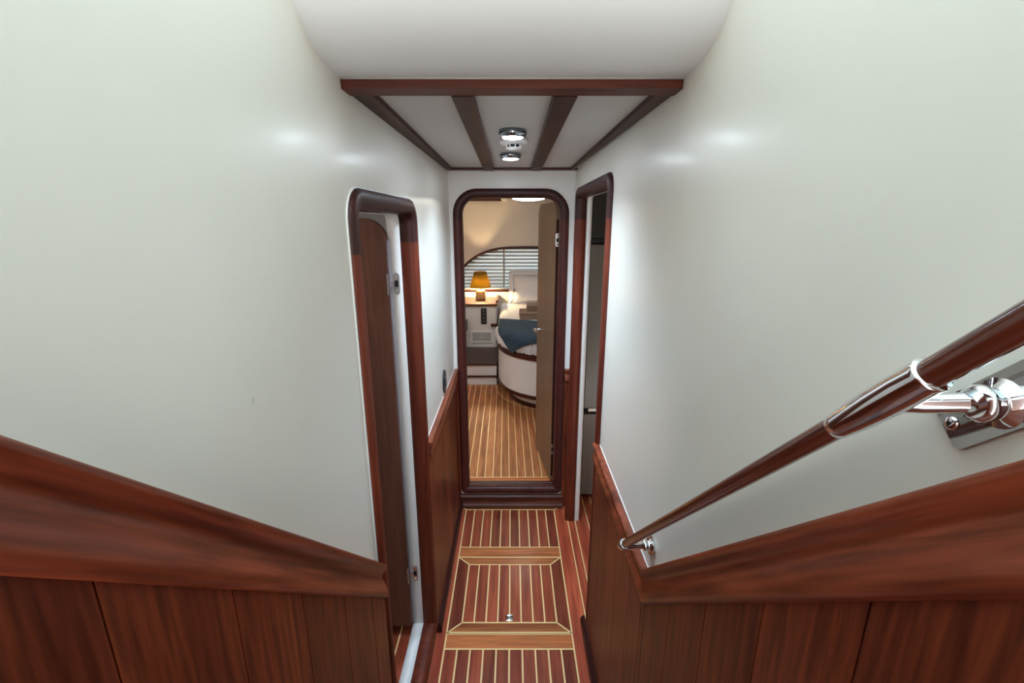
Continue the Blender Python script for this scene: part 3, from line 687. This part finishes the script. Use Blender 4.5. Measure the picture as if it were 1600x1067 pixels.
# raised step before the nightstand
stp = empty('cabin_step', (-.6, 4.66, ZF), 'low white-fronted step with brown top before the nightstand', 'step')
MB().box(-1.6, -.155, 4.385, 5.0, ZF, .158).build('toe_kick', WHITE, stp)
MB().box(-1.6, -.148, 4.365, 5.0, .160, .180).build('nosing_lower', DARK_X, stp, bevel=.004)
MB().box(-1.6, -.155, 4.375, 5.0, .181, .290).build('riser', WHITE, stp)
MB().box(-1.6, -.148, 4.350, 5.3, .291, .315).build('tread', wood('tread_mahogany', (.055, .020, .014), (.095, .036, .024), 'x'), stp, bevel=.006)

# nightstand
ns = empty('nightstand', (-.6, 5.2, .315), 'white built-in nightstand with rounded mahogany top beside the bed', 'nightstand')
body = rrect(-1.3, -.168, 4.965, 5.44, .01, .03)
MB().prism([(a, b) for a, b in body], lambda a, b, h: (a, b, h), .316, .782).build('body', WHITE, ns)
topm = wood('nightstand_top', (.10, .035, .018), (.20, .075, .036), 'x')
MB().prism(rrect(-1.3, -.155, 4.945, 5.445, .01, .05), lambda a, b, h: (a, b, h), .783, .812).build('top', [topm], ns, bevel=.007)
MB().prism(rrect(-.180, -.158, 5.02, 5.445, .006, .008), lambda a, b, h: (a, b, h), .8125, .838).build('fiddle_rail', topm, ns, bevel=.005)
fN = lambda a, b, h: (a, 4.965+h, b)
MB().prism(rrect(-.56, -.375, .630, .765, .004, .004), fN, -.004, 0).build('drawer', WHITE, ns, bevel=.0015)
sp_ = MB().prism(rrect(-.345, -.283, .583, .762, .006, .006), fN, -.012, 0).build('switch_panel', BLACK, ns, bevel=.002)
for k_ in range(4): MB().prism(rrect(-.326, -.302, .603+.04*k_, .625+.04*k_, .004, .004), fN, -.015, -.0121).build('panel_rocker', plain('panel_rocker_dark', (.10, .10, .115), .3) if k_ == 0 else bpy.data.materials['panel_rocker_dark'], sp_)
vn = ring(MB(), fN, (-.465, -.215, .363, .505, .004, .004), [(0, 0), (0, -.008), (.022, -.008), (.024, -.003), (.024, 0)]).build('vent', WHITE, ns)
MB().box(-.441, -.239, 4.9635, 4.9648, .387, .481).build('vent_shade_sheet', plain('vent_shade_dark', (.02, .02, .024), .6), vn)  # flat dark sheet stands in for shade behind the louvres
for k_ in range(6):
    zz = .393+.0163*k_; m_ = MB(); m_.prism([(4.957, zz), (4.963, zz+.002), (4.963, zz+.008), (4.957, zz+.006)], lambda a, b, h: (h, a, b), -.441, -.239); m_.build('louvre', WHITE, vn)
MB().box(-.342, -.338, 4.956, 4.9632, .387, .481).build('vent_bar', WHITE, vn)

# table lamp
LX, LY, LZ = -.363, 5.235, .812
lp = empty('table_lamp', (LX, LY, LZ), 'small table lamp with amber shade on carved drum base, glowing', 'table lamp')
MB().lathe([(.040, LZ+.0003), (.054, LZ+.004), (.058, LZ+.02), (.058, LZ+.088), (.054, LZ+.104), (.040, LZ+.112), (.001, LZ+.113)], (LX, LY, 0), caps=(True, False)).build('lamp_base', WEAVE, lp)
MB().lathe([(.009, LZ+.113), (.009, LZ+.165)], (LX, LY, 0), n=16).build('stem', STEEL, lp)
MB().lathe([(.123, .958), (.070, 1.135), (.0685, 1.135), (.1215, .958), (.123, .958)], (LX, LY, 0), n=56, caps=(False, False)).build('lamp_shade', SHADE, lp)
MB().lathe([(.001, LZ+.165), (.009, LZ+.167), (.012, LZ+.178), (.010, LZ+.189), (.001, LZ+.193)], (LX, LY, 0), n=20, caps=(False, False)).build('bulb', emit('warm_bulb', (1, .72, .38), 1250), lp)

# bench sliver on the far side of the frame
bn = empty('bench_seat', (-.9, 4.6, .315), 'built-in bench end with grey cushion, just inside the cabin doorway edge', 'bench')
o1 = [(-1.6, 4.42), (-.75, 4.42), (-.68, 4.50), (-.60, 4.72), (-.548, 4.83), (-.52, 4.90), (-.515, 4.94), (-1.6, 4.94)]
up = lambda a, b, h: (a, b, h)
MB().prism(o1, up, .316, .49).build('base', WHITE, bn)
MB().prism(off(o1, -.012), up, .491, .522).build('rim', DARK_X, bn, bevel=.006) 
MB().prism(off(o1, .02), up, .523, .64).build('cushion', CUSH, bn, bevel=.015)

# ------------------------------------------------------------------ bed
bo = smooth_path([(-.158, 5.44), (-.156, 4.9), (-.153, 4.45), (-.142, 4.20), (-.112, 4.03), (-.058, 3.895), (.02, 3.79), (.11, 3.715), (.21, 3.66), (.35, 3.615), (.52, 3.59), (.8, 3.58), (1.2, 3.58), (1.44, 3.585)], 5) + [(1.47, 3.62), (1.48, 5.44)]
bo = bo[::-1]
# orientation check so that off(+) moves inwards
def inset(p, d):
    q = off(p, d); c = Vector((.6, 4.6)); m = len(p)//2
    return q if (Vector(q[m])-c).length < (Vector(p[m])-c).length else off(p, -d)
bed = empty('bed', (.6, 4.5, ZF), 'built-in bed with curved white base and mahogany rims', 'bed')
def layer(name, d, z0, z1, mat, bev=0, smooth=True):
    return MB().prism(inset(bo, d), up, z0, z1, smooth=smooth).build(name, mat, bed, bevel=bev)
layer('plinth', .100, ZF+.0006, ZF+.035, DARK_X)
layer('toe_kick', .108, ZF+.036, .195, WHITE)
layer('trim_lower', .006, .196, .228, DARK_X, .008)
layer('base_panel', .016, .229, .548, WHITE)
layer('trim_upper', 0, .549, .592, DARK_X, .011)
MB().prism(rrect(-.235, -.15, 4.93, 4.962, .012, .012), up, .560, .590).build('ledge', DARK_X, bed, bevel=.006)
# mattress with tucked sheet; a rumpled fold hangs at the foot
MZ = .755
MZ0 = .5945
mt = empty('mattress', (.6, 4.5, .592), 'white sheeted mattress on the curved bed', 'mattress')
rg = []
for d, zz in [(.034, MZ0+.002), (.018, .62), (.016, .67), (.022, .712), (.038, .738), (.062, .751), (.11, MZ)]:
    pth = inset(bo, d)
    rg.append([(x, y, zz+.004*noise.noise(Vector((x*6, y*6, zz*5)))) for x, y in pth])
MB().loft(rg, True, (True, True)).build('sheet', LINEN, mt)
core = inset(bo, .016)
def rim_pts(a, b):   # outline points between two y/x indices, by arc along the foot
    return [p for p in core if p[1] < a and p[0] < b]
foot = [p for p in inset(bo, .012) if p[1] < 4.30 and p[0] < 1.1]
foot.sort(key=lambda p: (p[0], -p[1]))
fp = smooth_path(foot, 3)
mb = MB(); rows = []
for i_, (x, y) in enumerate(fp):
    a = Vector(fp[max(0, i_-1)]); b = Vector(fp[min(len(fp)-1, i_+1)]); d = (b-a).normalized(); n = Vector((d.y, -d.x))
    row = []
    for j in range(9):
        t = j/8; zz = .600+.118*t
        wv = (.010*math.sin(i_*1.15+t*1.3)+.007*math.sin(i_*.47+2*t))*(1-.55*t) + .012*math.sin(PI*t)+.006
        if t > .8: wv -= .014*(t-.8)/.2
        row.append((x+n.x*wv, y+n.y*wv, zz))
    rows.append(row)
mb.loft(rows, False, (False, False)); mb.build('sheet_fold', LINEN, mt, sub=1)

# blue quilted throw over the corner of the bed
def nearest(p):
    best = None
    for i_ in range(len(core)):
        a = Vector(core[i_]); b = Vector(core[(i_+1) % len(core)]); ab = b-a
        t = max(0, min(1, (p-a).dot(ab)/max(ab.length_squared, 1e-12))); q = a+ab*t; d = (p-q).length
        if best is None or d < best[0]: best = (d, q)
    return best
def inside(p):
    c = False; n = len(core)
    for i_ in range(n):
        (x1_, y1_), (x2_, y2_) = core[i_], core[(i_+1) % n]
        if (y1_ > p.y) != (y2_ > p.y) and p.x < (x2_-x1_)*(p.y-y1_)/(y2_-y1_)+x1_: c = not c
    return c
def drape(p, th):
    d, q = nearest(p); R = .045
    if inside(p):
        n = (q-p).normalized() if d > 1e-6 else Vector((0, -1)); s_ = d
    else:
        n = (p-q).normalized() if d > 1e-6 else Vector((0, -1)); s_ = -d
    # s_>R flat top, then quarter round, then hang
    if s_ >= R: return (p.x, p.y, MZ+.008+th)
    u_ = (R-s_); arc = R*PI/2
    e0 = q-n*R if True else q
    if u_ < arc:
        a = u_/R; return (e0.x+n.x*(R+.036+th)*math.sin(a), e0.y+n.y*(R+.036+th)*math.sin(a), MZ-R+(R+.008+th)*math.cos(a))
    return (q.x+n.x*(.036+th), q.y+n.y*(.036+th), MZ-R-(u_-arc))
C00, C10, C01, C11 = Vector((-.108, 4.37)), Vector((.52, 4.16)), Vector((-.085, 3.70)), Vector((.50, 3.615))
mb = MB(); NU, NV = 44, 44; gr = []; gr2 = []
qa = []
for j in range(NV+1):
    r1, r2 = [], []
    for i_ in range(NU+1):
        u_, v_ = i_/NU, j/NV
        p = (C00*(1-u_)+C10*u_)*(1-v_)+(C01*(1-u_)+C11*u_)*v_
        w_ = .003*noise.noise(Vector((p.x*9, p.y*9, 1)))
        r1.append(drape(p, .010+w_)); r2.append(drape(p, .002+w_)); 
    gr.append(r1); gr2.append(r2)
n1 = NU+1
allp = [p for r in gr for p in r]+[p for r in gr2 for p in r]; off_ = n1*(NV+1); fs = []
for j in range(NV):
    for i_ in range(NU):
        a = j*n1+i_; fs.append((a, a+1, a+n1+1, a+n1)); fs.append((a+off_, a+n1+off_, a+n1+1+off_, a+1+off_))
for i_ in range(NU):
    fs.append((i_, i_+off_, i_+1+off_, i_+1)); a = NV*n1+i_; fs.append((a, a+1, a+1+off_, a+off_))
for j in range(NV):
    a = j*n1; fs.append((a, a+n1, a+n1+off_, a+off_)); a = j*n1+NU; fs.append((a, a+off_, a+n1+off_, a+n1))
mb.add(allp, fs, 0, .5, True)
bk = mb.build('throw_blanket', QUILT)
att = bk.data.attributes.new('quilt', 'FLOAT_VECTOR', 'POINT')
for idx, v in enumerate(bk.data.vertices):
    k_ = idx % off_; att.data[idx].vector = ((k_ % n1)/NU*.65, (k_//n1)/NV*.65, 0)
tag(bk, 'dark blue quilted throw draped over the foot corner of the bed', 'blanket')

# folded towels
def towel(cx, cy, zb, w, dpt, layers, lh, label, rot=0):
    mb = MB(); tot = lh*layers; zc = zb
    ca, sa = math.cos(rot), math.sin(rot)
    f_ = lambda a, b, h: (cx+ca*h-sa*a, cy+sa*h+ca*a, b)
    # S-folded strip seen from the front edge
    for k_ in range(layers):
        z0, z1 = zb+k_*lh, zb+(k_+1)*lh-.0022
        r = (z1-z0)/2
        pts = [(-dpt/2+r-r*math.sin(t), (z0+z1)/2-r*math.cos(t)) for t in [PI*q/8 for q in range(9)]]+[(dpt/2, z1), (dpt/2, z0)]
        mb.prism(pts, f_, -w/2+.002*k_, w/2-.002*k_, smooth=False)
    mb.box(-.001, .001, -.001, .001, 0, 0)if False else None
    o = mb.build('folded_towel', TOWEL, None, (cx, cy, zb), bevel=.003)
    return tag(o, label, 'towel', 'brown towels folded on the bed')
towel(.245, 4.50, MZ+.006, .34, .24, 3, .022, 'larger brown folded towel lying on the white sheet', .03)
towel(.285, 4.54, MZ+.006+.066, .27, .17, 3, .020, 'smaller brown folded towel stacked on the larger one', .03)

# pillow standing against the wall
pe = empty('pillow', (.24, 5.30, MZ), 'white pillow with grey piped border propped under the window', 'pillow')
def pil_f(u_, v_, t):  # u across, v up, t thickness; leans back
    lean = math.radians(14)
    return (.235+u_, 5.245+t*math.cos(lean)+v_*math.sin(lean), MZ+.006+.012+v_*math.cos(lean)-t*math.sin(lean))
mb = MB(); n = 22; HW, HH = .225, .325
for sgn in (-1, 1):
    vs = []; fs = []
    for j in range(n+1):
        for i_ in range(n+1):
            a, b = -1+2*i_/n, -1+2*j/n
            th = .085*max(0, (1-a**4))**.6*max(0, (1-b**4))**.6
            pin = 1-.09*(1-abs(b)**2)*abs(a)**3; pin2 = 1-.09*(1-abs(a)**2)*abs(b)**3
            vs.append(pil_f(a*HW*pin, HH/2+b*HH/2*pin2, sgn*(th+.003)))
    for j in range(n):
        for i_ in range(n): q = j*(n+1)+i_; fs.append((q, q+1, q+n+2, q+n+1))
    mb.add(vs, fs, 0, .5, True)
mb.build('pillow_body', PILLOW, pe, weld=True)
# flange
fl_ = MB(); rr = lambda d, h: [pil_f(a, b, h) for a, b in rrect(-HW-.045, HW+.045, -.012, HH+.045, .02, .02, d=d)]
def wavy(r_, amp): return [(x, y+amp*math.sin(i_*1.7), z__) for i_, (x, y, z__) in enumerate(r_)]
fl_.loft([rr(.055, .004), wavy(rr(.0, .004), .009), wavy(rr(.0, -.004), .009), rr(.055, -.004)], True, (False, False)); fl_.build('flange', PILLOW, pe)
cd = MB(); lp_ = [pil_f(a, b, -.010) for a, b in rrect(-HW*.965, HW*.965, .010, HH*.98, .015, .015)]; cd.tube(lp_+[lp_[0]], .0022, n=8); cd.build('piping', GREYPIPE, pe)

# cabin ceiling lamp and beam
cl = empty('ceiling_light', (.14, 4.05, 1.945), 'wide cream dome lamp on the sleeping cabin ceiling', 'ceiling light')
MB().lathe([(.155, 1.9445), (.165, 1.935), (.165, 1.915), (.15, 1.905)], (.14, 4.05, 0), n=64).build('lamp_rim', WHITE, cl)
MB().lathe([(.149, 1.9045), (.155, 1.893), (.130, 1.872), (.08, 1.862), (.001, 1.858)], (.14, 4.05, 0), n=64, caps=(True, False)).build('dome', DOME, cl)
st(MB().box(-.115, -.055, 3.0, 5.449, 1.912, 1.944).build('trim_12', CREAM, bevel=.004), 'cream beam along the cabin ceiling', 'ceiling beam')
st(MB().box(-1.7, -.116, 5.415, 5.449, 1.915, 1.944).build('trim_13', DARK_X, bevel=.004), 'thin mahogany strip along the cabin ceiling edge', 'ceiling trim')

lamp_room(-1.25, 3.1, 1.945, .06, 'round unseen fill lamp added to the cabin ceiling near the doorway', emit('cabin_fill_lens', (.97, .97, 1), 75))  # extra lamp out of view, added to brighten the cabin
